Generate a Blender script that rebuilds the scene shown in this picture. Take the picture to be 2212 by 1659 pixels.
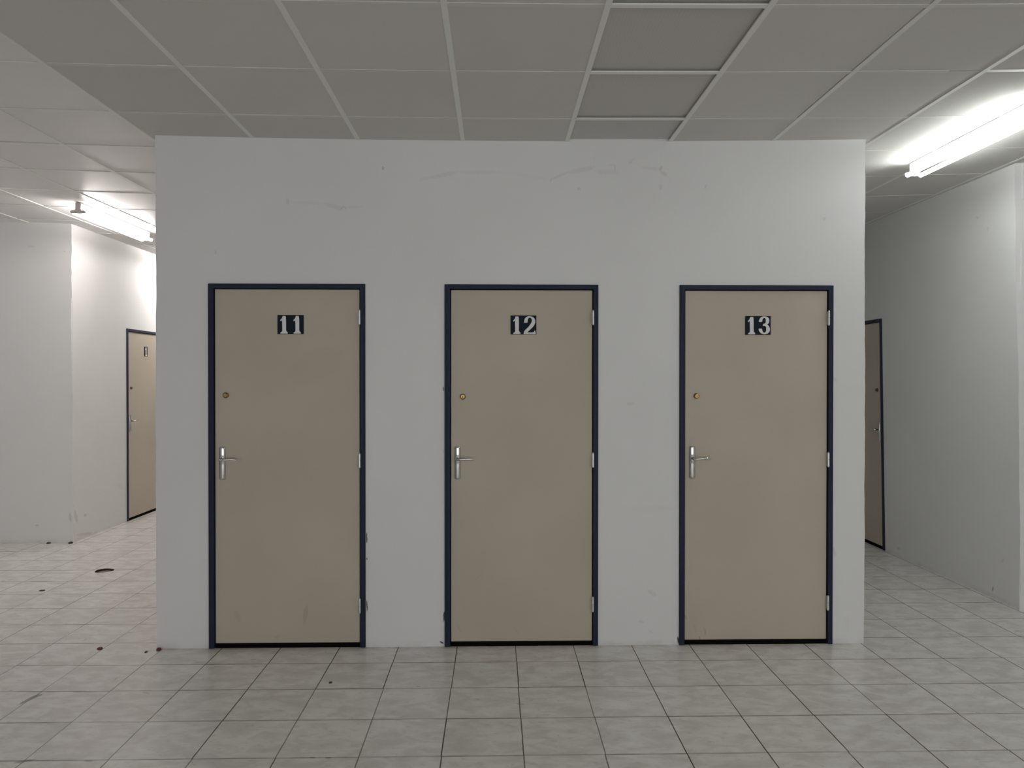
import bpy, bmesh, math, random
from mathutils import Vector, Matrix
from mathutils.geometry import tessellate_polygon
random.seed(7)
scene = bpy.context.scene
COL = scene.collection
for o in list(bpy.data.objects):
    bpy.data.objects.remove(o)

# ---------------------------------------------------------------- camera
CAM_H = 1.5453
yaw, pitch, roll = 0.022206, -0.006903, 0.000304
fw = Vector((math.sin(yaw) * math.cos(pitch), math.cos(yaw) * math.cos(pitch), math.sin(pitch)))
r0 = Vector((math.cos(yaw), -math.sin(yaw), 0.0))
u0 = r0.cross(fw)
R = r0 * math.cos(roll) + u0 * math.sin(roll)
U = -r0 * math.sin(roll) + u0 * math.cos(roll)
cd = bpy.data.cameras.new('camera')
cam = bpy.data.objects.new('camera', cd)
COL.objects.link(cam)
cd.sensor_fit = 'HORIZONTAL'
cd.sensor_width = 36.0
cd.lens = 36.0 * 1608.89 / 2212.0
cd.clip_start = 0.05
m = Matrix.Identity(4)
for k in range(3):
    m[k][0] = R[k]; m[k][1] = U[k]; m[k][2] = -fw[k]
m[2][3] = CAM_H
cam.matrix_world = m
scene.camera = cam

# ---------------------------------------------------------------- light
vs = scene.view_settings
scene.display_settings.display_device = 'sRGB'
vs.view_transform = 'Standard'
vs.look = 'None'
vs.exposure = 0.0
vs.gamma = 1.0
vs.use_curve_mapping = False
world = bpy.data.worlds.new('overcast_sky')
scene.world = world
world.use_nodes = True
bg = world.node_tree.nodes['Background']
bg.inputs['Color'].default_value = (0.94, 0.97, 1.0, 1)
SKY = 2.5
bg.inputs['Strength'].default_value = SKY
TUBE_R, TUBE_L, TUBE_O, TUBE_P, TUBE_FILL = 37.0, 42.0, 98.0, 38.0, 26.0    # emission of the tubes (right, left, passage, hall left, added fill at hall right)
scene.cycles.use_denoising = True
scene.cycles.use_adaptive_sampling = True
scene.cycles.adaptive_threshold = 0.04
scene.cycles.max_bounces = 8
scene.cycles.diffuse_bounces = 6
scene.cycles.glossy_bounces = 4
scene.cycles.sample_clamp_indirect = 4.0

# street windows behind the photographer let the daylight in
WIN = [(-4.6, -1.8), (-1.4, 2.0), (2.4, 6.0)]
WIN_Y, WIN_Z0, WIN_Z1 = -5.0, 0.10, 2.25
for i, (a, b) in enumerate(WIN):
    ld = bpy.data.lights.new('sky_portal', 'AREA')
    ld.shape = 'RECTANGLE'; ld.size = b - a; ld.size_y = WIN_Z1 - WIN_Z0
    ld.cycles.is_portal = True
    lo = bpy.data.objects.new('sky_portal', ld)
    COL.objects.link(lo)
    lo.location = ((a + b) / 2, WIN_Y - 0.13, (WIN_Z0 + WIN_Z1) / 2)
    lo.rotation_euler = (math.pi / 2, 0, 0)      # faces +Y, into the room

# ---------------------------------------------------------------- node helpers
class NT:
    def __init__(self, name):
        self.m = bpy.data.materials.new(name); self.m.use_nodes = True
        self.t = self.m.node_tree; self.bsdf = self.t.nodes['Principled BSDF']
    def n(self, typ, **kw):
        nd = self.t.nodes.new(typ)
        for k, v in kw.items(): setattr(nd, k, v)
        return nd
    def link(self, a, b): self.t.links.new(a, b)
    def put(self, inp, v):
        if isinstance(v, bpy.types.NodeSocket): self.link(v, inp)
        elif v is not None: inp.default_value = v
    def math(self, op, a, b=None, c=None, clamp=False):
        nd = self.n('ShaderNodeMath', operation=op, use_clamp=clamp)
        self.put(nd.inputs[0], a)
        if b is not None: self.put(nd.inputs[1], b)
        if c is not None: self.put(nd.inputs[2], c)
        return nd.outputs[0]
    def pos(self):
        g = self.n('ShaderNodeNewGeometry'); s = self.n('ShaderNodeSeparateXYZ')
        self.link(g.outputs['Position'], s.inputs[0])
        return g.outputs['Position'], s.outputs[0], s.outputs[1], s.outputs[2]
    def comb(self, x, y, z=0.0):
        c = self.n('ShaderNodeCombineXYZ')
        self.put(c.inputs[0], x); self.put(c.inputs[1], y); self.put(c.inputs[2], z)
        return c.outputs[0]
    def noise(self, vec, scale, detail=3.0, rough=0.5, dist=0.0):
        nd = self.n('ShaderNodeTexNoise'); self.put(nd.inputs['Vector'], vec)
        nd.inputs['Scale'].default_value = scale; nd.inputs['Detail'].default_value = detail
        nd.inputs['Roughness'].default_value = rough; nd.inputs['Distortion'].default_value = dist
        return nd.outputs['Fac']
    def white(self, vec):
        nd = self.n('ShaderNodeTexWhiteNoise', noise_dimensions='3D'); self.put(nd.inputs['Vector'], vec)
        return nd.outputs['Value']
    def smooth(self, v, a, b, x=0.0, y=1.0):
        nd = self.n('ShaderNodeMapRange', interpolation_type='SMOOTHSTEP')
        self.put(nd.inputs['Value'], v)
        for k, q in zip(('From Min', 'From Max', 'To Min', 'To Max'), (a, b, x, y)):
            self.put(nd.inputs[k], q)
        return nd.outputs['Result']
    def mix(self, f, a, b):
        nd = self.n('ShaderNodeMix', data_type='RGBA')
        self.put(nd.inputs[0], f)
        self.put(nd.inputs[6], a if isinstance(a, bpy.types.NodeSocket) else (*a, 1))
        self.put(nd.inputs[7], b if isinstance(b, bpy.types.NodeSocket) else (*b, 1))
        return nd.outputs[2]
    def bump(self, h, strength, dist=0.002):
        nd = self.n('ShaderNodeBump'); nd.inputs['Strength'].default_value = strength
        nd.inputs['Distance'].default_value = dist; self.link(h, nd.inputs['Height'])
        self.link(nd.outputs[0], self.bsdf.inputs['Normal'])
    def stroke(self, vec, p, q, w):
        """soft mask of a stroke from p to q (metres), half width w"""
        du, dv = q[0] - p[0], q[1] - p[1]
        mp = self.n('ShaderNodeMapping', vector_type='TEXTURE')
        mp.inputs['Location'].default_value = ((p[0] + q[0]) / 2, (p[1] + q[1]) / 2, 0)
        mp.inputs['Rotation'].default_value = (0, 0, math.atan2(dv, du))
        mp.inputs['Scale'].default_value = (math.hypot(du, dv) / 2 + w, w, 1)
        self.link(vec, mp.inputs[0])
        ln = self.n('ShaderNodeVectorMath', operation='LENGTH'); self.link(mp.outputs[0], ln.inputs[0])
        return ln.outputs['Value']
    def marks(self, base, u, v, pos, lst):
        wob = self.math('MULTIPLY_ADD', self.noise(pos, 30.0, 3.0), 0.012, -0.006)
        vec = self.comb(self.math('ADD', u, wob), self.math('ADD', v, wob), 0.0)
        c = base
        for p, q, w, s, col in lst:
            c = self.mix(self.smooth(self.stroke(vec, p, q, w), 1.07, 0.59, 0.0, s), c, col)
        return c

def simple(name, col, rough=0.5, metal=0.0, spec=0.5, var=0.0, scale=8.0):
    t = NT(name)
    t.bsdf.inputs['Roughness'].default_value = rough
    t.bsdf.inputs['Metallic'].default_value = metal
    t.bsdf.inputs['Specular IOR Level'].default_value = spec
    g = t.n('ShaderNodeNewGeometry')
    f = t.noise(g.outputs['Position'], scale, 3.0)
    lo = tuple(c * (1 - var) for c in col); hi = tuple(min(1, c * (1 + var)) for c in col)
    t.link(t.mix(f, lo, hi), t.bsdf.inputs['Base Color'])
    return t.m

WALL = (0.80, 0.795, 0.785)
DK = (0.12, 0.10, 0.085)
GR = (0.50, 0.49, 0.47)

def plaster(name, axis='X', marks=()):
    t = NT(name)
    p, x, y, z = t.pos()
    t.bsdf.inputs['Roughness'].default_value = 0.62
    t.bsdf.inputs['Specular IOR Level'].default_value = 0.3
    n1 = t.noise(p, 1.1, 3.0, 0.5)
    base = t.mix(t.smooth(n1, 0.35, 0.65), tuple(c * 0.985 for c in WALL), tuple(c * 1.015 for c in WALL))
    # grime collected along the skirting line
    ng = t.noise(p, 9.0, 4.0, 0.6)
    gr = t.math('MULTIPLY', t.smooth(z, 0.045, 0.0), t.smooth(ng, 0.35, 0.7))
    base = t.mix(t.math('MULTIPLY', gr, 0.30), base, (0.45, 0.40, 0.34))
    u = x if axis == 'X' else y
    c = t.marks(base, u, z, p, marks)
    t.link(c, t.bsdf.inputs['Base Color'])
    # long vertical board seams and trowel unevenness
    h = t.math('ADD', t.math('MULTIPLY', t.noise(p, 3.0, 4.0, 0.55), 1.0), t.math('MULTIPLY', t.noise(p, 45.0, 2.0), 0.10))
    t.bump(h, 0.55, 0.005)
    return t.m

front_marks = [
    ((-0.646, 2.745), (-0.646, 2.760), 0.004, 0.8, DK),
    ((-1.19, 2.572), (-1.188, 2.553), 0.0120, 0.28, GR),
    ((-1.188, 2.556), (-0.98, 2.551), 0.0100, 0.10, GR),
    ((-0.98, 2.549), (-0.88, 2.520), 0.0160, 0.17, GR),
    ((-0.885, 2.520), (-0.870, 2.534), 0.0052, 0.37, GR),
    ((-0.870, 2.534), (-0.855, 2.520), 0.0052, 0.37, GR),
    ((-0.85, 2.528), (-0.765, 2.532), 0.0100, 0.14, GR),
    ((-0.44, 2.685), (-0.36, 2.705), 0.0120, 0.11, GR),
    ((-0.37, 2.702), (-0.225, 2.734), 0.0140, 0.17, GR),
    ((-0.225, 2.735), (0.05, 2.735), 0.0120, 0.12, GR),
    ((0.05, 2.735), (0.30, 2.700), 0.0120, 0.07, GR),
    ((0.325, 2.700), (0.42, 2.738), 0.0100, 0.20, GR),
    ((0.42, 2.738), (0.57, 2.765), 0.0160, 0.20, GR),
    ((0.57, 2.765), (0.57, 2.86), 0.0039, 0.09, GR),
    ((0.57, 2.745), (0.71, 2.738), 0.0160, 0.12, GR),
    ((0.688, 2.745), (0.692, 2.78), 0.0052, 0.28, GR),
    ((0.64, 2.782), (0.70, 2.778), 0.0052, 0.14, GR),
    ((0.775, 2.795), (0.80, 2.818), 0.0120, 0.14, GR),
    ((0.84, 2.768), (0.95, 2.756), 0.0120, 0.15, GR),
    ((0.952, 2.756), (0.962, 2.772), 0.0100, 0.37, GR),
    ((0.955, 2.744), (0.99, 2.722), 0.0100, 0.25, GR),
    ((0.317, 2.683), (0.322, 2.700), 0.0052, 0.31, GR),
    ((0.478, 2.640), (0.484, 2.644), 0.0100, 0.28, GR),
    ((0.953, 2.645), (0.957, 2.670), 0.0100, 0.22, GR),
    ((0.955, 2.60), (0.957, 2.86), 0.0039, 0.06, GR),
    ((1.214, 2.650), (1.224, 2.672), 0.0052, 0.28, GR),
    ((1.910, 2.474), (1.914, 2.480), 0.0100, 0.25, GR),
    ((-1.598, 2.258), (-1.598, 2.278), 0.0052, 0.34, GR),
    ((0.765, 1.400), (0.80, 1.404), 0.0120, 0.19, GR),
    ((0.895, 0.312), (0.925, 0.292), 0.0160, 0.19, GR),
    ((0.835, 0.135), (0.855, 0.133), 0.0100, 0.22, GR),
    ((0.89, 0.085), (0.91, 0.070), 0.0052, 0.19, GR),
    ((0.79, 0.79), (1.05, 0.793), 0.0240, 0.06, GR),
    ((1.968, 1.548), (1.985, 1.536), 0.0120, 0.19, GR),
    ((2.056, 0.16), (2.056, 0.06), 0.0120, 0.09, GR),
    # plaster knocked out along the door frames
    ((-0.7415, 0.66), (-0.7405, 0.60), 0.0045, 0.95, (0.10, 0.085, 0.06)),
    ((-0.7395, 0.512), (-0.7395, 0.506), 0.005, 0.8, (0.15, 0.12, 0.09)),
    ((-0.7405, 0.272), (-0.7390, 0.205), 0.0045, 0.95, (0.10, 0.085, 0.06)),
    ((-0.2965, 0.20), (-0.2965, 0.145), 0.005, 0.95, (0.08, 0.06, 0.05)),
    ((-0.318, 0.028), (-0.300, 0.020), 0.006, 0.95, (0.08, 0.06, 0.05)),
    ((1.061, 0.045), (1.063, 0.012), 0.006, 0.9, (0.06, 0.03, 0.03)),
    ((1.974, 0.560), (1.982, 0.51), 0.0100, 0.28, GR),
    ((-0.300, 1.500), (-0.298, 1.475), 0.004, 0.8, (0.10, 0.10, 0.12)),
    ((-0.300, 1.14), (-0.298, 1.12), 0.0052, 0.31, GR),
    ((0.24, 0.014), (0.27, 0.012), 0.0052, 0.19, GR),
]
M_wall = plaster('white_plaster')
M_front = plaster('white_plaster_block_front', 'X', front_marks)
M_left = plaster('white_plaster_left', 'Y', [
    ((7.13, 0.29), (7.18, 0.19), 0.030, 0.35, (0.50, 0.42, 0.34)),
    ((7.30, 0.225), (7.335, 0.215), 0.012, 0.45, (0.42, 0.36, 0.30)),
    ((7.11, 0.12), (7.12, 0.05), 0.018, 0.6, (0.52, 0.44, 0.36)),
    ((7.15, 0.06), (7.45, 0.02), 0.016, 0.35, (0.50, 0.43, 0.35)),
    ((7.95, 0.42), (8.05, 0.38), 0.03, 0.10, (0.50, 0.43, 0.35)),
])
M_return = plaster('white_plaster_left_return', 'X', [
    ((-4.33, 0.165), (-4.30, 0.163), 0.010, 0.45, GR),
    ((-4.01, 0.28), (-4.0, 0.20), 0.014, 0.35, (0.45, 0.38, 0.30)),
    ((-4.39, 2.790), (-4.33, 2.786), 0.012, 0.25, GR),
    ((-4.055, 2.745), (-4.048, 2.738), 0.006, 0.6, GR),
])
M_right = plaster('white_plaster_right', 'Y', [
    ((5.160, 0.078), (5.168, 0.055), 0.010, 0.75, (0.42, 0.28, 0.16)),
    ((6.37, 0.075), (6.41, 0.068), 0.012, 0.4, GR),
    ((5.27, 2.70), (5.29, 2.71), 0.010, 0.3, GR),
    ((5.16, 2.61), (5.17, 2.59), 0.008, 0.3, GR),
    ((5.05, 0.30), (5.07, 0.28), 0.010, 0.25, GR),
])

# ---- floor tiles
FX0, FY0, FS = 0.1155, 4.0554, 0.3369
def floor_material():
    t = NT('marbled_ceramic_floor_tiles')
    p, x, y, z = t.pos()
    tx = t.math('DIVIDE', t.math('SUBTRACT', x, FX0), FS)
    ty = t.math('DIVIDE', t.math('SUBTRACT', y, FY0), FS)
    ix = t.math('FLOOR', tx); iy = t.math('FLOOR', ty)
    rx = t.math('ROUND', tx); ry = t.math('ROUND', ty)
    cell = t.comb(ix, iy, 0.0)
    rnd = t.white(cell)
    # slightly shifted tiles: joints wander a few millimetres from row to row
    jx = t.math('MULTIPLY', t.math('SUBTRACT', t.white(t.comb(rx, iy, 3.0)), 0.5), 0.010)
    jy = t.math('MULTIPLY', t.math('SUBTRACT', t.white(t.comb(ix, ry, 5.0)), 0.5), 0.006)
    dx = t.math('MULTIPLY', t.math('ABSOLUTE', t.math('SUBTRACT', t.math('SUBTRACT', tx, rx), jx)), FS)
    dy = t.math('MULTIPLY', t.math('ABSOLUTE', t.math('SUBTRACT', t.math('SUBTRACT', ty, ry), jy)), FS)
    # marbling, different on every tile
    off = t.comb(t.math('MULTIPLY', rnd, 37.0), t.math('MULTIPLY', rnd, 71.0), 0.0)
    va = t.n('ShaderNodeVectorMath', operation='ADD'); t.link(p, va.inputs[0]); t.link(off, va.inputs[1])
    vm = t.n('ShaderNodeMapping'); vm.inputs['Rotation'].default_value = (0, 0, 0.6); vm.inputs['Scale'].default_value = (1.0, 1.9, 1.0)
    t.link(va.outputs[0], vm.inputs[0])
    n1 = t.noise(vm.outputs[0], 7.0, 5.0, 0.55, 0.6)
    n2 = t.noise(vm.outputs[0], 22.0, 4.0, 0.6, 0.4)
    base = t.mix(t.smooth(n1, 0.34, 0.66), (0.665, 0.640, 0.610), (0.800, 0.785, 0.755))
    base = t.mix(t.math('MULTIPLY', t.smooth(n2, 0.54, 0.70), 0.40), base, (0.50, 0.475, 0.45))
    tone = t.n('ShaderNodeHueSaturation'); t.link(base, tone.inputs['Color'])
    t.link(t.math('MULTIPLY_ADD', rnd, 0.05, 0.975), tone.inputs['Value'])
    base = tone.outputs[0]
    # joints
    sx = t.white(t.comb(rx, iy, 11.0)); sl = t.white(t.comb(rx, 0.0, 17.0))
    kx = t.math('MULTIPLY_ADD', sx, 0.35, t.math('MULTIPLY_ADD', sl, 0.30, 0.60))
    # the tiles left and right of the block are better grouted: their joints are paler
    side = t.math('MULTIPLY', t.smooth(x, -2.0, -1.7), 1.0)
    kx = t.math('MULTIPLY', kx, t.math('MULTIPLY_ADD', side, 0.25, 0.75), clamp=True)
    wob = t.math('MULTIPLY', t.math('SUBTRACT', t.noise(p, 14.0, 2.0), 0.5), 0.0012)
    lx = t.smooth(t.math('ADD', dx, wob), 0.0034, 0.0018)
    ly = t.smooth(t.math('ADD', dy, wob), 0.0068, 0.0032)
    ky = t.math('MULTIPLY_ADD', t.white(t.comb(ix, ry, 23.0)), 0.45, 0.42)
    nb = t.smooth(t.noise(p, 6.0, 3.0), 0.3, 0.7)
    ky = t.math('MULTIPLY', ky, t.math('MULTIPLY_ADD', nb, 0.5, 0.6))
    c = t.mix(t.math('MULTIPLY', ly, ky), base, (0.17, 0.135, 0.12))
    c = t.mix(t.math('MULTIPLY', lx, kx), c, (0.060, 0.044, 0.038))
    # dirt specks and scuffs that are in the glaze
    S = (0.22, 0.20, 0.18); D2 = (0.10, 0.08, 0.07)
    mk = [((0.10, 3.533), (0.135, 3.520), 0.006, 0.6, S), ((-0.10, 3.590), (-0.075, 3.582), 0.008, 0.35, S),
          ((-0.395, 3.742), (-0.38, 3.738), 0.006, 0.5, S), ((-1.345, 4.115), (-1.315, 4.120), 0.006, 0.4, S),
          ((-0.76, 3.043), (-0.735, 3.045), 0.006, 0.7, D2), ((-0.69, 3.041), (-0.67, 3.043), 0.006, 0.7, D2),
          ((-1.73, 3.700), (-1.70, 3.680), 0.012, 0.25, S), ((-1.955, 3.860), (-1.955, 3.882), 0.005, 0.5, S),
          ((-2.41, 3.733), (-2.395, 3.735), 0.007, 0.4, S), ((0.255, 3.845), (0.265, 3.838), 0.006, 0.4, S),
          ((2.225, 3.392), (2.245, 3.386), 0.005, 0.5, S), ((3.19, 4.495), (3.205, 4.483), 0.008, 0.5, (0.28, 0.22, 0.12)),
          ((2.488, 4.590), (2.497, 4.586), 0.010, 0.5, S), ((-3.76, 5.745), (-3.755, 5.775), 0.006, 0.6, S),
          ((-3.735, 5.78), (-3.72, 5.80), 0.006, 0.6, S), ((-2.43, 4.43), (-2.43, 4.47), 0.004, 0.5, S),
          ((-2.385, 5.10), (-2.35, 5.12), 0.014, 0.25, S), ((-1.93, 3.030), (-1.87, 3.055), 0.012, 0.55, (0.16, 0.11, 0.08)),
          ((-1.66, 3.036), (-1.63, 3.040), 0.007, 0.6, (0.16, 0.12, 0.10)),
          ((-2.256, 3.575), (-2.236, 3.690), 0.015, 0.85, (0.20, 0.19, 0.18)),
          ((-2.238, 3.640), (-2.222, 3.680), 0.012, 0.8, (0.22, 0.21, 0.20))]
    c = t.marks(c, x, y, p, mk)
    # dust line where the floor meets the block
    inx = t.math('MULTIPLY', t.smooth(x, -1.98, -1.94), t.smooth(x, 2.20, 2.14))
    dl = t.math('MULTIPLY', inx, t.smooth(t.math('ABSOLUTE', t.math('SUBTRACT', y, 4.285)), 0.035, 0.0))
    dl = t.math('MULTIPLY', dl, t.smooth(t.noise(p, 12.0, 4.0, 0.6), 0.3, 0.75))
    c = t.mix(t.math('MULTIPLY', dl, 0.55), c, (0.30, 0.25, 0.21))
    t.link(c, t.bsdf.inputs['Base Color'])
    t.bsdf.inputs['Roughness'].default_value = 0.26
    t.bsdf.inputs['Specular IOR Level'].default_value = 0.42
    h = t.math('SUBTRACT', t.math('MULTIPLY', t.noise(p, 60.0, 2.0), 0.03), t.math('MAXIMUM', lx, t.math('MULTIPLY', ly, 0.5)))
    t.bump(h, 0.35, 0.002)
    return t.m
M_floor = floor_material()

def ceiling_material(name, col, rough):
    t = NT(name)
    p, x, y, z = t.pos()
    t.bsdf.inputs['Roughness'].default_value = rough
    t.bsdf.inputs['Specular IOR Level'].default_value = 0.25
    ix = t.math('FLOOR', t.math('DIVIDE', t.math('SUBTRACT', x, 0.4119), 0.6))
    iy = t.math('FLOOR', t.math('DIVIDE', t.math('SUBTRACT', y, 4.5314), 0.6))
    rnd = t.white(t.comb(ix, iy, 0.0))
    n1 = t.noise(p, 2.5, 4.0, 0.55)
    fine = t.noise(p, 260.0, 2.0)
    k = t.math('ADD', t.math('MULTIPLY_ADD', rnd, 0.05, 0.955), t.math('MULTIPLY_ADD', n1, 0.06, -0.03))
    k = t.math('ADD', k, t.math('MULTIPLY_ADD', fine, 0.05, -0.025))
    hs = t.n('ShaderNodeHueSaturation'); hs.inputs['Color'].default_value = (*col, 1)
    t.link(k, hs.inputs['Value'])
    t.link(hs.outputs[0], t.bsdf.inputs['Base Color'])
    t.bump(fine, 0.25, 0.001)
    return t.m
M_tile = ceiling_material('mineral_ceiling_tile', (0.66, 0.645, 0.62), 0.9)
M_tile_pale = ceiling_material('white_vinyl_ceiling_tile', (0.82, 0.80, 0.79), 0.40)
M_bar = simple('painted_ceiling_rail', (0.80, 0.805, 0.77), 0.45, 0, 0.4, 0.02)
M_cross = simple('dusty_cross_rail', (0.665, 0.65, 0.625), 0.6, 0, 0.3, 0.02)
def ribbed():
    t = NT('ribbed_light_diffuser')
    p, x, y, z = t.pos()
    w = t.math('SINE', t.math('MULTIPLY', x, 2 * math.pi / 0.014))
    t.link(t.mix(t.math('MULTIPLY_ADD', w, 0.5, 0.5), (0.535, 0.52, 0.495), (0.555, 0.54, 0.515)), t.bsdf.inputs['Base Color'])
    t.bsdf.inputs['Roughness'].default_value = 0.55
    t.bump(w, 0.04, 0.002)
    return t.m
M_diff = ribbed()

def leaf_material():
    t = NT('beige_door_laminate')
    p, x, y, z = t.pos()
    t.bsdf.inputs['Roughness'].default_value = 0.48
    t.bsdf.inputs['Specular IOR Level'].default_value = 0.35
    n1 = t.noise(p, 1.6, 3.0, 0.5)
    base = t.mix(t.smooth(n1, 0.3, 0.7), (0.515, 0.452, 0.365), (0.555, 0.492, 0.400))
    B = (0.34, 0.29, 0.22)
    mk = [((-1.085, 0.235), (-1.098, 0.150), 0.016, 0.38, B), ((-1.49, 0.20), (-1.475, 0.165), 0.02, 0.20, B),
          ((-1.265, 0.060), (-1.245, 0.064), 0.010, 0.25, B), ((-1.12, 1.58), (-0.95, 1.66), 0.10, 0.12, B),
          ((1.104, 0.166), (1.112, 0.150), 0.007, 0.55, B), ((1.186, 0.045), (1.190, 0.030), 0.006, 0.6, B),
          ((1.215, 0.10), (1.226, 0.055), 0.007, 0.35, B), ((1.15, 0.13), (1.175, 0.06), 0.008, 0.20, B),
          ((-0.225, 0.13), (-0.195, 0.08), 0.010, 0.18, B), ((-0.115, 0.38), (-0.075, 0.43), 0.004, 0.18, B),
          ((0.10, 0.12), (0.14, 0.06), 0.004, 0.2, B)]
    c = t.marks(base, x, z, p, mk)
    t.link(c, t.bsdf.inputs['Base Color'])
    t.bump(t.noise(p, 120.0, 2.0), 0.08, 0.001)
    return t.m
M_leaf = leaf_material()
M_frame = simple('dark_blue_gloss_paint', (0.017, 0.023, 0.048), 0.5, 0, 0.22, 0.15, 14)
M_navy = simple('navy_plastic', (0.007, 0.012, 0.022), 0.5, 0, 0.15, 0.05)
M_digit = simple('white_plastic_digit', (0.78, 0.77, 0.765), 0.4, 0, 0.4, 0.02)
M_chrome = simple('polished_steel', (0.62, 0.61, 0.60), 0.16, 1.0, 0.5, 0.05)
M_hinge = simple('zinc_steel', (0.62, 0.66, 0.66), 0.32, 0.75, 0.5, 0.05)
M_brass = simple('brass', (0.26, 0.165, 0.065), 0.24, 1.0, 0.5, 0.1, 90)
M_key = simple('keyhole_black', (0.02, 0.014, 0.008), 0.6, 0, 0.3, 0.1)
M_hous = simple('lamp_housing_enamel', (0.72, 0.70, 0.66), 0.4, 0, 0.4, 0.02)
M_cap = simple('lamp_holder_plastic', (0.50, 0.46, 0.43), 0.5, 0, 0.4, 0.03)
M_hole = simple('old_mortar', (0.27, 0.22, 0.195), 0.9, 0, 0.2, 0.35, 60)
M_debris_shade = simple('dark_grit_and_hole_shade', (0.075, 0.055, 0.05), 0.9, 0, 0.2, 0.3, 200)
M_debris_red = simple('red_brown_grit', (0.14, 0.055, 0.045), 0.9, 0, 0.2, 0.3, 200)
M_gap_shade = simple('gap_shade_black', (0.016, 0.012, 0.011), 0.85, 0, 0.1, 0.3, 40)  # near-black colour for the painted shade under the doors
M_alu = simple('window_aluminium', (0.5, 0.5, 0.5), 0.4, 0.6, 0.5, 0.03)
def emit(name, col, s):
    t = NT(name); t.bsdf.inputs['Base Color'].default_value = (0.8, 0.8, 0.8, 1)
    t.bsdf.inputs['Emission Color'].default_value = (*col, 1); t.bsdf.inputs['Emission Strength'].default_value = s
    return t.m
M_tubeR = emit('fluorescent_tube_cool', (0.965, 1.0, 0.975), TUBE_R)
M_tubeL = emit('fluorescent_tube_warm', (1.0, 0.945, 0.925), TUBE_L)
M_tubeO = emit('fluorescent_tube_warm_passage', (1.0, 0.95, 0.92), TUBE_O)
M_tubeFill = emit('added_fill_tube_hall', (0.97, 1.0, 0.975), TUBE_FILL)
M_tubeP = emit('fluorescent_tube_warm_hall', (1.0, 0.95, 0.92), TUBE_P)

# ---------------------------------------------------------------- mesh helpers
def box(bm, x0, x1, y0, y1, z0, z1):
    vsx = [bm.verts.new((x, y, z)) for z in (z0, z1) for y in (y0, y1) for x in (x0, x1)]
    for f in ((0, 2, 3, 1), (4, 5, 7, 6), (0, 1, 5, 4), (2, 6, 7, 3), (0, 4, 6, 2), (1, 3, 7, 5)):
        bm.faces.new([vsx[i] for i in f])
def prism(bm, pts, place):
    """closed outline pts (2D), place(u, v, k) -> 3D for k in 0 and 1"""
    a = [bm.verts.new(place(u, v, 0)) for u, v in pts]; b = [bm.verts.new(place(u, v, 1)) for u, v in pts]
    n = len(pts)
    for i in range(n): bm.faces.new((a[i], b[i], b[(i + 1) % n], a[(i + 1) % n]))
    for t in tessellate_polygon([[Vector((u, v, 0)) for u, v in pts]]):
        if len(set(t)) == 3:
            bm.faces.new([a[i] for i in t]); bm.faces.new([b[i] for i in t[::-1]])
def tube(bm, p, q, r1, r2=None, seg=20, caps=True):
    p, q = Vector(p), Vector(q); r2 = r1 if r2 is None else r2
    d = (q - p).normalized(); a = d.orthogonal().normalized(); b = d.cross(a)
    A = []; B = []
    for i in range(seg):
        t = 2 * math.pi * i / seg; o = a * math.cos(t) + b * math.sin(t)
        A.append(bm.verts.new(p + o * r1)); B.append(bm.verts.new(q + o * r2))
    for i in range(seg): bm.faces.new((A[i], A[(i + 1) % seg], B[(i + 1) % seg], B[i]))
    if caps: bm.faces.new(A[::-1]); bm.faces.new(B)
def loft(bm, rings, closed_ends=True):
    V = [[bm.verts.new(p) for p in ring] for ring in rings]; n = len(rings[0])
    for a, b in zip(V, V[1:]):
        for i in range(n): bm.faces.new((a[i], a[(i + 1) % n], b[(i + 1) % n], b[i]))
    if closed_ends: bm.faces.new(V[0][::-1]); bm.faces.new(V[-1])
def obj(name, bm, mat, parent=None, smooth=False, bevel=0.0, seg=2):
    bmesh.ops.recalc_face_normals(bm, faces=bm.faces)
    me = bpy.data.meshes.new(name); bm.to_mesh(me); bm.free()
    for mm in (mat if isinstance(mat, (list, tuple)) else [mat]): me.materials.append(mm)
    o = bpy.data.objects.new(name, me); COL.objects.link(o)
    if smooth:
        for f in me.polygons: f.use_smooth = True
        me.set_sharp_from_angle(angle=math.radians(40))
    if bevel:
        md = o.modifiers.new('bevel', 'BEVEL'); md.width = bevel; md.segments = seg; md.limit_method = 'ANGLE'
        md.angle_limit = math.radians(35)
    if parent: o.parent = parent
    return o
def tag(o, label=None, cat=None, group=None, kind=None):
    for k, v in (('label', label), ('category', cat), ('group', group), ('kind', kind)):
        if v: o[k] = v
    return o
def empty(name, loc, rz=0.0):
    o = bpy.data.objects.new(name, None); COL.objects.link(o)
    o.location = loc; o.rotation_euler = (0, 0, rz); o.empty_display_size = 0.1
    return o
def NB(): return bmesh.new()

# ---------------------------------------------------------------- setting: ceiling height field
CX, CY, CT = 0.4119, 4.5314, 0.6
def zc(x, y):
    xx = max(-4.3, min(3.9, x)); yy = max(-1, min(9, y))
    return CAM_H + 1.3661 + 0.0007 * xx + 0.0017 * (yy - 4) + 0.0051 * xx * xx

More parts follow.
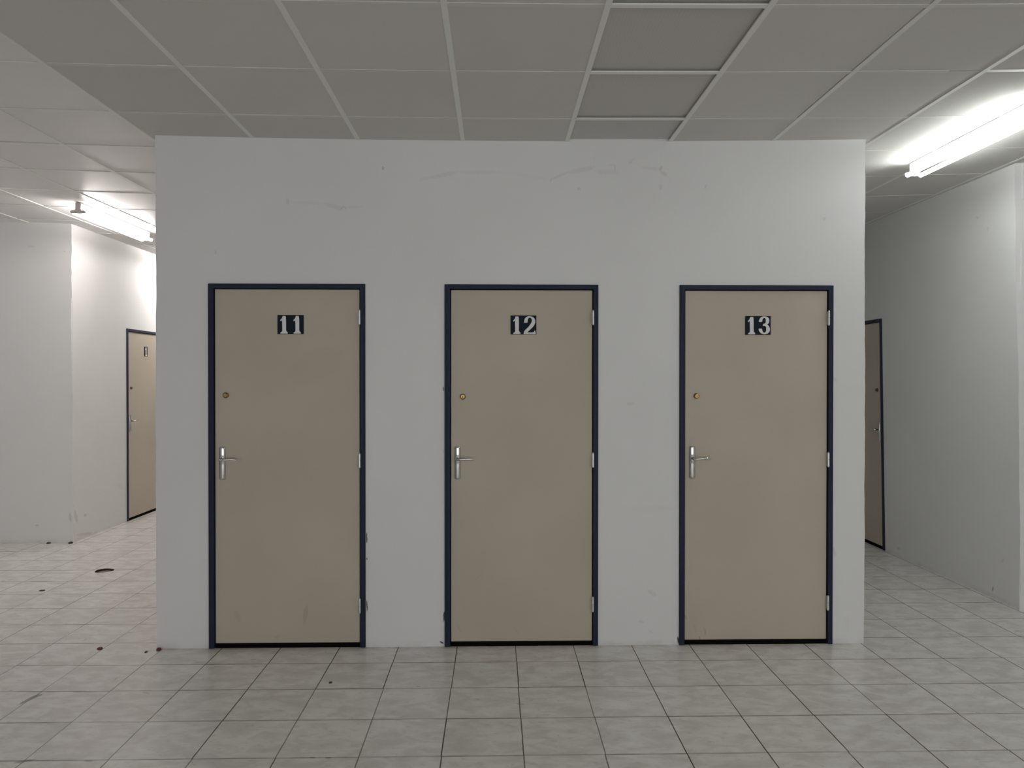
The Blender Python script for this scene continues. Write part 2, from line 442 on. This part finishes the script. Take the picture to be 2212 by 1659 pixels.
# floor with a round broken-out hole
X0, X1, Y0, Y1 = -8.0, 6.6, -5.0, 11.0
HX, HY, HR = -3.150, 6.062, 0.070
bm = NB()
hole = []
for i in range(28):
    t = 2 * math.pi * i / 28; rr = HR * (1 + 0.05 * math.sin(3 * t + 1) + random.uniform(-.02, .02))
    hole.append((HX + rr * math.cos(t), HY + rr * 0.98 * math.sin(t)))
sq = [(HX - 0.3, HY - 0.3), (HX + 0.3, HY - 0.3), (HX + 0.3, HY + 0.3), (HX - 0.3, HY + 0.3)]
xs = [X0, HX - 0.3, HX + 0.3, X1]; ys = [Y0, HY - 0.3, HY + 0.3, Y1]
gv = {(i, j): bm.verts.new((xs[i], ys[j], 0)) for i in range(4) for j in range(4)}
for i in range(3):
    for j in range(3):
        if (i, j) != (1, 1): bm.faces.new((gv[i, j], gv[i + 1, j], gv[i + 1, j + 1], gv[i, j + 1]))
top = [bm.verts.new((x, y, 0)) for x, y in hole]; low = [bm.verts.new((x, y, -0.10)) for x, y in hole]
corners = {0: gv[2, 2], 1: gv[1, 2], 2: gv[1, 1], 3: gv[2, 1]}      # by quadrant of the ring
for q in range(4):
    for k in range(7):
        a, b = top[q * 7 + k], top[(q * 7 + k + 1) % 28]
        bm.faces.new((a, corners[q], b))
    bm.faces.new((top[(q * 7 + 7) % 28], corners[q], corners[(q + 1) % 4]))
for k in range(28): bm.faces.new((top[k], top[(k + 1) % 28], low[(k + 1) % 28], low[k])).material_index = 1  # dark sides: the rim's shadow put into the colour
# underside and outer rim make it a slab
ov = [bm.verts.new((x, y, -0.10)) for x, y in ((X0, Y0), (X1, Y0), (X1, Y1), (X0, Y1))]
bm.faces.new(ov[::-1])
rim = [[gv[0, 0], gv[1, 0], gv[2, 0], gv[3, 0]], [gv[3, 0], gv[3, 1], gv[3, 2], gv[3, 3]],
       [gv[3, 3], gv[2, 3], gv[1, 3], gv[0, 3]], [gv[0, 3], gv[0, 2], gv[0, 1], gv[0, 0]]]
for s in range(4): bm.faces.new([ov[s], ov[(s + 1) % 4]] + rim[s][::-1])
for f in bm.faces:
    pass
flo = obj('floor', bm, [M_floor, M_debris_shade])
tag(flo, 'pale grey marbled square floor tiles with dark joints', 'floor', kind='structure')

bm = NB()
rg = []
for rr, zz in ((1.03, -0.016), (0.93, -0.020), (0.75, -0.017), (0.4, -0.014), (0.12, -0.015)):
    ring = []
    for x, y in hole:
        n = 0.003 * math.sin(x * 300) * math.cos(y * 260) if rr < 1 else 0
        ring.append((HX + (x - HX) * rr * 0.96, HY + (y - HY) * rr * 0.96, zz + n))
    rg.append(ring)
rg = [[(x, y, -0.06) for x, y, z in rg[0]]] + rg
loft(bm, rg)
tag(obj('mortar_patch', bm, M_hole, smooth=True), 'round hole filled with brown mortar, sunk in the floor tiles left of the block', 'hole')

# ceiling: one tile per grid field, following the sag of the rails
def ceiling():
    bm = NB()
    i0, i1 = math.floor((X0 - CX) / CT), math.ceil((X1 - CX) / CT)
    j0, j1 = math.floor((Y0 - CY) / CT), math.ceil((Y1 - CY) / CT)
    rnd = random.Random(3)
    def patch(i, j, dz, mat, n=3):
        tx, ty = rnd.uniform(-1, 1) * 0.001, rnd.uniform(-1, 1) * 0.001
        g = []
        gx = 0.014 + rnd.uniform(0.001, 0.0045) if i in (1, 2) and rnd.random() < .8 else 0.004
        gy = 0.013 + rnd.uniform(0.002, 0.008) if mat == 1 and rnd.random() < .85 else 0.004
        for a in range(n + 1):
            for b in range(n + 1):
                x = CX + i * CT + .004 + (CT - .004 - gx) * a / n; y = CY + j * CT + .004 + (CT - .004 - gy) * b / n
                z = zc(x, y) + dz + tx * (a / n - .5) + ty * (b / n - .5)
                g.append(bm.verts.new((x, y, z)))
        for a in range(n):
            for b in range(n):
                f = bm.faces.new((g[a * (n + 1) + b], g[a * (n + 1) + b + 1], g[(a + 1) * (n + 1) + b + 1], g[(a + 1) * (n + 1) + b]))
                f.material_index = mat; f.smooth = False
        g2 = [bm.verts.new(v.co + Vector((0, 0, 0.02))) for v in (g[0], g[n], g[-1], g[-1 - n])]
        bm.faces.new(g2)
        # sides
        e1 = [g[b] for b in range(n + 1)]; bm.faces.new(e1 + [g2[1], g2[0]])
        e2 = [g[a * (n + 1) + n] for a in range(n + 1)]; bm.faces.new(e2 + [g2[2], g2[1]])
        e3 = [g[n * (n + 1) + b] for b in range(n, -1, -1)]; bm.faces.new(e3 + [g2[3], g2[2]])
        e4 = [g[a * (n + 1)] for a in range(n, -1, -1)]; bm.faces.new(e4 + [g2[0], g2[3]])
    for i in range(i0, i1):
        for j in range(j0, j1):
            if i == 0: continue                       # this bay holds the diffusers
            pale = 1 if (i <= -5) else 0
            patch(i, j, 0.0028 + rnd.random() * 0.0014 + (0.002 if pale else 0), pale)
    # plenum slab closing the room above the suspended ceiling
    box(bm, X0 - .2, X1 + .2, Y0 - .2, Y1 + .2, 3.16, 3.30)
    bmesh.ops.recalc_face_normals(bm, faces=bm.faces)
    me = bpy.data.meshes.new('ceiling'); bm.to_mesh(me); bm.free()
    me.materials.append(M_tile); me.materials.append(M_tile_pale)
    ce = bpy.data.objects.new('ceiling', me); COL.objects.link(ce)
    tag(ce, 'suspended ceiling of square grey tiles sagging slightly in the middle', 'ceiling', kind='structure')
    # rails
    bm = NB()
    W, T = 0.024, 0.007
    def rail(pts, along, mi=0):
        n0 = len(bm.faces); ring = []
        for x, y in pts:
            z = zc(x, y)
            if along == 'y': ring.append([(x - W / 2, y, z), (x + W / 2, y, z), (x + W / 2, y, z + T), (x + .002, y, z + T), (x + .002, y, z + .035), (x - .002, y, z + .035), (x - .002, y, z + T), (x - W / 2, y, z + T)])
            else: ring.append([(x, y - W / 2, z + .0012), (x, y + W / 2, z + .0012), (x, y + W / 2, z + T), (x, y - W / 2, z + T)])
        loft(bm, ring)
        bm.faces.ensure_lookup_table()
        for k in range(n0, len(bm.faces)): bm.faces[k].material_index = mi
    for i in range(i0 + 1, i1):
        x = CX + i * CT
        n = int((Y1 - Y0) / 0.6)
        rail([(x, Y0 + (Y1 - Y0) * k / n) for k in range(n + 1)], 'y')
    for j in range(j0 + 1, j1):
        y = CY + j * CT
        for i in range(i0, i1):
            xa, xb = max(X0, CX + i * CT + W / 2), min(X1, CX + (i + 1) * CT - W / 2)
            if i == 2 and j == -2:                     # this cross rail has slipped short of its neighbour
                xa, xb = xa, 2.045
            n = 3
            rail([(xa + (xb - xa) * k / n, y) for k in range(n + 1)], 'x', 0 if (i == 0 or i <= -5 or (i >= 3 and j <= -2)) else 1)
    tag(obj('ceiling_rails', bm, [M_bar, M_cross], ce), 'paler metal rails between the ceiling tiles')
    # ribbed diffuser panels in the bay right of the middle
    for j in range(j0, 0):
        if CY + j * CT > 4.2: continue
        bm = NB()
        n = 4; g = []
        for a in range(n + 1):
            for b in range(2):
                x = CX + (a / n) * CT * 0.985 + 0.004; y = CY + (j + b) * CT
                g.append(bm.verts.new((x, y, zc(x, y) + 0.016)))
        for a in range(n): bm.faces.new((g[a * 2], g[a * 2 + 1], g[a * 2 + 3], g[a * 2 + 2]))
        r = bmesh.ops.extrude_face_region(bm, geom=bm.faces[:])
        bmesh.ops.translate(bm, verts=[v for v in r['geom'] if isinstance(v, bmesh.types.BMVert)], vec=(0, 0, 0.008))
        tag(obj('diffuser_panel', bm, M_diff, ce), 'darker finely ribbed panel')
    return ce
ceiling()

# ---------------------------------------------------------------- walls
ZT = 3.18
def wavy(x, s, seed, amp=0.0026, z0=0.0, z1=ZT):
    """vertical edge that wanders like hand-run plaster"""
    rnd = random.Random(seed); pts = []; n = 90
    ph = [rnd.uniform(0, 6.28) for _ in range(5)]
    for k in range(n + 1):
        z = z0 + (z1 - z0) * k / n
        w = sum(math.sin(z * fq + p) * a for fq, p, a in zip((2.1, 5.3, 13, 31, 57), ph, (.9, .5, .35, .22, .16)))
        pts.append((x + s * amp * w + rnd.uniform(-.0006, .0006), z))
    return pts
FY = 4.2976
DOORS = [(-1.640, -0.747), (-0.293, 0.594), (1.066, 1.965)]
DTOP = 2.089
bm = NB()
def ypr(y0, y1): return lambda u, v, k: (u, y1 if k else y0, v)
BL, BR = -1.939, 2.1535
edge = wavy(BL, 1, 11)
prism(bm, edge + [(DOORS[0][0], ZT), (DOORS[0][0], 0.0)], ypr(FY, FY + .12))
edge = wavy(BR, 1, 23)
prism(bm, edge + [(DOORS[2][1], ZT), (DOORS[2][1], 0.0)], ypr(FY, FY + .12))
box(bm, DOORS[0][1], DOORS[1][0], FY, FY + .12, 0, ZT)
box(bm, DOORS[1][1], DOORS[2][0], FY, FY + .12, 0, ZT)
for a, b in DOORS: box(bm, a, b, FY, FY + .12, DTOP, ZT)
tag(obj('wall_front', bm, M_front), 'scuffed white wall holding the three numbered doors', 'wall', kind='structure')
BB = 7.9
def wall(name, label, boxes, mat=None):
    bm = NB()
    for b in boxes: box(bm, *b)
    return tag(obj(name, bm, mat or M_wall), label, 'wall', kind='structure')
wall('wall_block_left', 'left flank of the white block with the doors', [(BL + .012, BL + .12, FY + .11, BB, 0, ZT)])
wall('wall_block_right', 'right flank of the white block with the doors', [(BR - .12, BR - .012, FY + .11, BB, 0, ZT)])
wall('wall_block_back', 'rear of the white block, out of sight', [(BL + .012, BR - .012, BB, BB + .12, 0, ZT)])
wall('wall_corridor_end', 'white wall closing the right passage behind the block', [(BR, 3.6, 7.75, 7.87, 0, ZT)])

# left passage wall (plane x = XL) with the door numbered 1
XL = -3.985
LD = (8.135, 9.045)
def pocket_wall(bm, u0, u1, opening, top, mk):
    """wall slab with a closed pocket behind its door; mk(u0,u1,d0,d1,z0,z1) adds a box at depth d behind the face"""
    a, b = opening
    for d0, d1 in ((0, .10), (.10, .30)):
        mk(u0, a, d0, d1, 0, ZT); mk(b, u1, d0, d1, 0, ZT); mk(a, b, d0, d1, top, ZT)
    mk(u0, u1, .30, .40, 0, ZT)
bm = NB()
box(bm, XL - .10, XL, 7.112, LD[0], 0, ZT)
for d0, d1 in ((.10, .30),): box(bm, XL - d1, XL - d0, 7.13, LD[0], 0, ZT)
for d0, d1 in ((0, .10), (.10, .30)):
    box(bm, XL - d1, XL - d0, LD[1], Y1, 0, ZT); box(bm, XL - d1, XL - d0, LD[0], LD[1], DTOP, ZT)
box(bm, XL - .40, XL - .30, 7.22, Y1, 0, ZT)
tag(obj('wall_left', bm, M_left), 'brightly lit white wall of the left passage', 'wall', kind='structure')
bm = NB()
e = wavy(XL + .002, 1, 31, 0.006)
prism(bm, e + [(X0, ZT), (X0, 0.0)], lambda u, v, k: (u, 7.22 if k else 7.100, v) if u < XL - .1 else (u, 7.118 if k else 7.100, v))
tag(obj('wall_left_return', bm, M_return), 'greyish white wall facing the viewer at far left', 'wall', kind='structure')

# right passage wall, leaning slightly, with its door
XRb, XRt = 3.507, 3.452
RD = (6.615, 7.520)
def xr(z): return XRb + (XRt - XRb) * z / 2.98
bm = NB()
def rbox(y0, y1, d0, d1, z0, z1):
    v = []
    for z in (z0, z1):
        for y in (y0, y1):
            for d in (d0, d1): v.append(bm.verts.new((xr(z) + d, y, z)))
    for f in ((0, 2, 3, 1), (4, 5, 7, 6), (0, 1, 5, 4), (2, 6, 7, 3), (0, 4, 6, 2), (1, 3, 7, 5)): bm.faces.new([v[i] for i in f])
e = wavy(4.885, 1, 47, 0.006)
prism(bm, e + [(RD[0], ZT), (RD[0], 0.0)], lambda u, v, k: (xr(v) + (.10 if k else 0), u, v))
rbox(4.915, RD[0], .10, .30, 0, ZT)
for d0, d1 in ((0, .10), (.10, .30)):
    rbox(RD[1], 7.87, d0, d1, 0, ZT); rbox(RD[0], RD[1], d0, d1, DTOP, ZT)
rbox(5.005, 7.87, .30, .40, 0, ZT)
tag(obj('wall_right', bm, M_right), 'white wall receding along the right passage', 'wall', kind='structure')
wall('wall_right_return', 'narrow strip of white wall at the far right edge', [(3.50, X1, 4.889, 5.005, 0, 2.60), (3.475, X1, 4.889, 5.005, 2.60, ZT)])
bm = NB()
box(bm, 3.500, 3.95, 4.882, 4.889, 2.742, zc(3.7, 4.9) - .002)
tag(obj('trim_1', bm, M_wall, bevel=0.003), 'shallow plastered panel below the ceiling at the right edge', 'trim', kind='structure')

# rest of the hall behind and beside the viewer
wall('wall_far_left', 'side wall of the hall on the left, out of view', [(X0 - .15, X0, Y0, 7.22, 0, ZT)])
wall('wall_far_right', 'side wall of the hall on the right, out of view', [(X1, X1 + .15, Y0, 5.0, 0, ZT)])
wall('wall_passage_back', 'end wall of the left passage, out of view', [(XL - .4, BR, Y1, Y1 + .15, 0, ZT)])
wall('wall_passage_inner', 'inner end wall of the left passage, out of view', [(BR - .012, BR + .13, BB, Y1, 0, ZT)])
bx = [(X0, X1, Y0 - .12, Y0, 0, WIN_Z0), (X0, X1, Y0 - .12, Y0, WIN_Z1, ZT)]
edges = [X0] + [v for w in WIN for v in w] + [X1]
for k in range(0, len(edges), 2): bx.append((edges[k], edges[k + 1], Y0 - .12, Y0, WIN_Z0, WIN_Z1))
wall('wall_street', 'window wall of the hall behind the viewer', bx)
for k, (a, b) in enumerate(WIN):
    bm = NB()
    for q in ((a, a + .05), (b - .05, b), ((a + b) / 2 - .025, (a + b) / 2 + .025)): box(bm, q[0], q[1], Y0 - .09, Y0 - .04, WIN_Z0, WIN_Z1)
    box(bm, a, b, Y0 - .09, Y0 - .04, WIN_Z0, WIN_Z0 + .05); box(bm, a, b, Y0 - .09, Y0 - .04, WIN_Z1 - .05, WIN_Z1)
    tag(obj('window_%d' % (k + 1), bm, M_alu), 'aluminium street window behind the viewer, %s' % ('on the left', 'in the middle', 'on the right')[k], 'window', kind='structure')

# ---------------------------------------------------------------- number glyphs, traced, in units of the sign (y down)
ONE = [(105, 45), (130, 38), (360, 38), (385, 45), (396, 110), (400, 430), (400, 690), (418, 760), (455, 805), (473, 830), (470, 862), (455, 875), (140, 875), (133, 845), (160, 815), (208, 780), (222, 720), (218, 430), (208, 250), (150, 285), (128, 262), (133, 225), (185, 175), (215, 120), (232, 60), (250, 44)]
ONE = [(232, 60), (250, 42), (355, 42), (378, 56), (392, 110), (398, 250), (400, 430), (400, 690), (418, 760), (462, 808), (475, 838), (468, 872), (300, 876), (140, 872), (134, 842), (160, 812), (208, 778), (220, 720), (220, 560), (218, 430), (208, 250), (180, 262), (148, 292), (128, 262), (133, 225), (185, 172), (215, 120)]
TWO = [(648, 335), (651, 250), (673, 168), (718, 98), (778, 55), (858, 30), (958, 30), (1048, 55), (1118, 105), (1163, 170), (1183, 270), (1168, 370), (1128, 460), (1048, 560), (938, 670), (858, 740), (812, 803), (1048, 803), (1098, 788), (1135, 742), (1175, 698), (1188, 780), (1193, 878), (900, 880), (640, 878), (645, 780), (680, 710), (748, 640), (838, 550), (928, 440), (988, 340), (1016, 250), (1008, 170), (968, 115), (918, 95), (868, 115), (838, 170), (818, 260), (800, 335), (730, 340)]
THREE = [(655, 272), (670, 190), (715, 100), (780, 45), (880, 15), (980, 15), (1070, 45), (1130, 100), (1162, 180), (1155, 270), (1120, 350), (1062, 405), (1120, 450), (1165, 520), (1190, 620), (1180, 720), (1130, 800), (1040, 850), (930, 872), (820, 850), (730, 800), (670, 720), (648, 650), (660, 606), (730, 600), (800, 606), (825, 680), (850, 750), (890, 790), (930, 797), (975, 780), (1005, 710), (1015, 610), (1000, 520), (950, 475), (900, 468), (855, 470), (855, 410), (875, 370), (940, 360), (975, 330), (990, 230), (980, 130), (945, 90), (905, 85), (860, 120), (830, 180), (808, 268), (730, 276)]
FIVE = [(690, 40), (900, 55), (1120, 35), (1110, 130), (1060, 185), (760, 190), (745, 380), (840, 335), (980, 330), (1100, 390), (1175, 500), (1190, 620), (1160, 740), (1080, 830), (960, 872), (830, 868), (720, 820), (655, 730), (670, 650), (750, 620), (815, 660), (830, 750), (880, 805), (940, 800), (985, 740), (1000, 620), (985, 480), (930, 410), (860, 405), (770, 450), (700, 440), (675, 330)]
GLY = {'1': ONE, '2': TWO, '3': THREE, '5': FIVE}
def spline(pts, n=3):
    out = []; N = len(pts)
    for i in range(N):
        p0, p1, p2, p3 = (Vector(pts[(i + k - 1) % N]) for k in range(4))
        for s in range(n):
            t = s / n
            out.append(tuple(0.5 * ((2 * p1) + (p2 - p0) * t + (2 * p0 - 5 * p1 + 4 * p2 - p3) * t * t + (3 * p1 - p0 - 3 * p2 + p3) * t ** 3)))
    return out
US = 1.2076e-4

# ---------------------------------------------------------------- a door, in its own frame: x along the wall, y into the wall, z up
def make_door(name, label, width, leaf, text, single=False, lean=0.0, handle_x=None, leaf_z=(0.026, 2.058), sign=None, lock_z=1.445, num=None):
    """width: frame outer width, opening from x=0; leaf: (x0, x1); handle on the low-x side, hinges on the high-x side"""
    d = empty(name, (0, 0, 0)); tag(d, label, 'door', kind='structure')
    l0, l1 = leaf
    # frame: pressed steel profile standing just proud of the plaster
    bm = NB()
    prof_l = [(0, -.010), (l0 - .004, -.010), (l0 - .004, .045), (l0 + .010, .045), (l0 + .010, .060), (0, .060)]
    zt = DTOP; ft = leaf_z[1] + .004
    # three members mitred into one casing
    outer = [(0, 0), (0, zt), (width, zt), (width, 0)]
    inner = [(l0 - .004, 0), (l0 - .004, ft), (l1 + .004, ft), (l1 + .004, 0)]
    stop = [(l0 + .008, 0), (l0 + .008, ft - .012), (l1 - .008, ft - .012), (l1 - .008, 0)]
    rings = []
    for i in range(4):
        o, n_, s = outer[i], inner[i], stop[i]
        rings.append([(o[0], -.010, o[1]), (n_[0], -.010, n_[1]), (n_[0], .048, n_[1]), (s[0], .048, s[1]), (s[0], .080, s[1]), (o[0], .080, o[1])])
    # orient profile outward on each jamb
    loft(bm, rings)
    obj('door_frame', bm, M_frame, d, bevel=0.0025)
    # leaf
    bm = NB(); box(bm, l0, l1, .004, .044, *leaf_z)
    obj('door_leaf', bm, M_leaf, d, bevel=0.0035)
    # added black strip: paints the shade of the gap under the leaf
    bm = NB()
    prism(bm, [(-.001, 0), (-.001, .002), (.036, .006), (.046, leaf_z[0] + .002), (.058, leaf_z[0] + .002), (.058, 0)], lambda u, v, k: (l1 + .002 if k else l0 - .002, u, v))
    obj('gap_shade', bm, M_gap_shade, d)
    # hinges
    for zz in (1.900, 1.078, 0.243):
        bm = NB(); x = l1 + .002; y = -.013
        tube(bm, (x, y, zz - .040), (x, y, zz - .001), .0068, seg=16)
        tube(bm, (x, y, zz + .0012), (x, y, zz + .036), .0068, seg=16)
        tube(bm, (x, y, zz + .036), (x, y, zz + .043), .0068, .0030, seg=16)
        tube(bm, (x, y, zz - .045), (x, y, zz - .040), .0045, .0068, seg=16)
        box(bm, x - .003, x + .003, y, .006, zz - .038, zz + .036)
        obj('hinge', bm, M_hinge, d, smooth=True)
    # handle: domed back plate with lever
    hx = l0 + .044 if handle_x is None else handle_x
    bm = NB()
    z0, z1, w, dp = 0.968, 1.155, 0.0175, 0.013
    rings = []
    for z, k in ((z0, .80), (z0 + .003, .93), (z0 + .008, 1), (1.05, 1), (1.066, 1.02), (1.085, 1.05), (1.10, 1.02), (1.115, 1), (z1 - .008, 1), (z1 - .003, .93), (z1, .80)):
        ring = []
        hump = 0.006 * math.exp(-((z - 1.084) / 0.013) ** 2)
        ring.append((hx - w * k, .004, z))
        for a in range(0, 13):
            t = math.pi * a / 12
            c, s = math.cos(t), math.sin(t)
            ring.append((hx - w * k * c, .002 - (dp * (k if k < 1 else 1) + hump * s) * max(s, 0), z))
        ring.append((hx + w * k, .004, z))
        rings.append(ring)
    loft(bm, rings)
    bp = obj('door_handle', bm, M_chrome, d, smooth=True)
    bm = NB()
    # lever: neck out of the plate, elbow, then a flattened tapering bar
    def ringat(c, ax, up, a, b, n=16):
        return [tuple(Vector(c) + ax * (a * math.cos(2 * math.pi * i / n)) + up * (b * math.sin(2 * math.pi * i / n))) for i in range(n)]
    xA, yA, zA = Vector((1, 0, 0)), Vector((0, 1, 0)), Vector((0, 0, 1))
    path = [((hx, -.008, 1.085), 0, .0105, .0105), ((hx, -.024, 1.085), 0, .0085, .0085), ((hx, -.036, 1.085), 10, .0085, .0085),
            ((hx + .003, -.044, 1.085), 40, .0088, .0085), ((hx + .011, -.050, 1.085), 72, .0088, .0080), ((hx + .022, -.052, 1.0855), 90, .0080, .0075),
            ((hx + .045, -.051, 1.087), 94, .0065, .0080), ((hx + .070, -.048, 1.087), 98, .0055, .0078), ((hx + .088, -.044, 1.085), 104, .0050, .0070), ((hx + .093, -.042, 1.0845), 106, .0030, .0045)]
    rings = []
    for c, ang, a, b in path:
        t = math.radians(ang)
        side = xA * math.cos(t) + yA * math.sin(t)
        rings.append(ringat(c, side, zA, a, b))
    loft(bm, rings)
    lv = obj('lever', bm, M_chrome, bp, smooth=True)
    # key cylinder
    lx = l0 + .070 if sign is None else l0 + sign
    bm = NB()
    tube(bm, (lx, .006, lock_z), (lx, -.004, lock_z), .0165, .0160, 28)
    tube(bm, (lx, -.004, lock_z), (lx, -.008, lock_z), .0160, .0115, 28)
    tube(bm, (lx, -.008, lock_z), (lx, -.013, lock_z), .0110, .0105, 28)
    lk = obj('lock_cylinder', bm, M_brass, d, smooth=True)
    bm = NB()
    box(bm, lx - .0012, lx + .0012, -.0136, -.0125, lock_z - .008, lock_z + .002)
    tube(bm, (lx, -.0136, lock_z + .002), (lx, -.0125, lock_z + .002), .0022, seg=12)
    obj('keyhole', bm, M_key, lk)
    # number plate
    W = 1235 if not single else 620
    if num is None: num = (l0 + l1) / 2 - W * US / 2
    ztop = 1.911
    bm = NB(); box(bm, num, num + W * US, .0005, .0045, ztop - 905 * US, ztop)
    npl = obj('number_plate', bm, M_navy, d, bevel=0.0008)
    for k, ch in enumerate(text):
        off = 0
        if ch == '1' and k == 1: off = 630
        if ch == '1' and text == '11' and k == 0: off = 10
        pts = spline(GLY[ch])
        bm = NB()
        prism(bm, pts, lambda u, v, kk: (num + (u + off) * US, -.0006 if kk else .0010, ztop - (v + 6) * US))
        obj('digit_%s' % {'1': 'one', '2': 'two', '3': 'three', '5': 'five'}[ch], bm, M_digit, npl)
    return d
w = DOORS
spec = [('door_1', 'beige blue-framed door numbered 11, leftmost on the middle block', w[0], (-1.606, -.781), '11', -1.249, -1.563, -1.543, 1.451),
        ('door_2', 'beige blue-framed door numbered 12, middle of the white block', w[1], (-.257, .561), '12', .087, -.218, -.188, 1.443),
        ('door_3', 'beige blue-framed door numbered 13, rightmost on the middle block', w[2], (1.101, 1.933), '13', 1.451, 1.143, 1.166, 1.446)]
for nm, lb, (a, b), lf, tx, num, hx, lx, lz in spec:
    d = make_door(nm, lb, b - a, (lf[0] - a, lf[1] - a), tx, handle_x=hx - a, sign=lx - lf[0], lock_z=lz, num=num - a)
    d.location = (a, FY, 0)
# left passage door: seen from the passage its handle side is the near one (low Y), wall plane x = XL, into wall = -X
d = make_door('door_4', 'sunlit-looking pale beige door numbered 1 in the left passage', LD[1] - LD[0], (.034, .876), '1', single=True)
tag(d, 'brightly lit beige door numbered 1, half hidden in the left passage')
d.location = (XL, LD[0], 0); d.rotation_euler = (0, 0, math.radians(90))     # local x -> +Y, local y -> -X
# right passage door: handle on the near side; local x must run from far to near, so mirror the build by hinging at the far side
RW = RD[1] - RD[0]
d = make_door('door_5', 'x', RW, (.034, RW - .034), '15', num=RW / 2 - 1235 * US / 2 + .035)
tag(d, 'dim beige door in the right passage, half hidden behind the block')
for ch in d.children_recursive:
    if ch.name.startswith(('number_plate', 'digit')): continue
    me = ch.data
    for v in me.vertices: v.co.x = RW - v.co.x
    me.flip_normals()
d.location = (XRb, RD[1], 0)
d.rotation_euler = (math.atan((XRb - XRt) / 2.98), 0, math.radians(-90))

# ---------------------------------------------------------------- fluorescent battens, two bare tubes each
def make_lamp(x, y0, L, mat, label, group=None):
    zc0 = min(zc(x, y0), zc(x, y0 + L))
    o = empty('fluorescent_lamp', (x, y0, zc0 + .001)); tag(o, label, 'lamp', group)
    bm = NB()
    prism(bm, [(-.024, 0), (.024, 0), (.021, -.050), (-.021, -.050)], lambda u, v, k: (u, L - .004 if k else .004, v))
    obj('housing', bm, M_hous, o, bevel=.002)
    for ya, yb in ((0, .020), (L - .020, L)):
        bm = NB()
        out = [(-.020, 0), (.020, 0), (.0190, -.050), (.023, -.058), (.032, -.062), (.048, -.062), (.057, -.067), (.060, -.075), (.056, -.083), (.046, -.086), (.030, -.084),
               (0, -.086), (-.030, -.084), (-.046, -.086), (-.056, -.083), (-.060, -.075), (-.057, -.067), (-.048, -.062), (-.032, -.062), (-.023, -.058), (-.0190, -.050)]
        prism(bm, out, lambda u, v, k: (u, yb if k else ya, v))
        obj('lamp_holder', bm, M_cap, o)
    for s in (-1, 1):
        bm = NB(); tube(bm, (s * .043, .021, -.080), (s * .043, L - .021, -.080), .013, seg=20)
        obj('tube', bm, mat, o, smooth=True)
    return o
G = 'twin tube fluorescent battens under the ceiling'
make_lamp(-3.385, 6.12, 1.22, M_tubeL, 'glowing twin-tube ceiling lamp at the left, in front of the left passage', G)
make_lamp(2.725, 3.60, 1.22, M_tubeR, 'large glowing twin-tube ceiling lamp at the right edge of the view', G)
make_lamp(-3.385, 8.65, 1.22, M_tubeO, 'glowing ceiling lamp deep in the left passage, hidden behind the block', G)
make_lamp(-4.30, 4.25, 1.22, M_tubeP, 'glowing ceiling lamp beyond the left edge of the view', G)
make_lamp(2.725, 0.90, 1.22, M_tubeFill, 'unseen ceiling lamp added beside the viewer to brighten the right side', G)  # added lamp out of view, lifts the right wall and floor

# ---------------------------------------------------------------- grit lying on the floor
def crumb(x, y, sx, sy, sz, mat, label, name='grit_crumb', rz=0.0, seed=0, grp='bits of grit on the tiles'):
    rnd = random.Random(seed); bm = NB()
    bmesh.ops.create_icosphere(bm, subdivisions=2, radius=1.0)
    for v in bm.verts:
        k = 1 + rnd.uniform(-.22, .22)
        v.co = Vector((v.co.x * sx * k, v.co.y * sy * k, max(-.35, v.co.z * k) * sz))
    lo = min(v.co.z for v in bm.verts)
    for v in bm.verts: v.co.z -= lo
    o = obj(name, bm, mat); o.location = (x, y, 0.0); o.rotation_euler = (0, 0, rz)
    return tag(o, label, 'debris', grp)
crumb(-3.304, 5.494, .022, .020, .004, M_debris_shade, 'flat dark crumb on the tiles near the mortar-filled hole', seed=1)
crumb(-2.262, 4.300, .016, .022, .006, M_debris_red, 'red-brown crumb on a joint left of the block corner', rz=.5, seed=2)
crumb(-1.972, 4.240, .008, .012, .005, M_debris_shade, 'small black crumb just left of the block corner', seed=3)
crumb(-1.915, 4.270, .012, .012, .012, M_debris_red, 'reddish crumb lying at the foot of the block corner', seed=4)
crumb(-4.190, 7.070, .016, .020, .010, M_debris_shade, 'dark crumb at the foot of the far left wall', seed=5)
crumb(-3.985, 7.070, .020, .022, .012, M_debris_shade, 'dark crumb at the corner where the left passage begins', seed=6)
crumb(-0.838, 3.795, .009, .010, .005, M_debris_shade, 'tiny dark crumb on the tiles in front of door 11', seed=7)
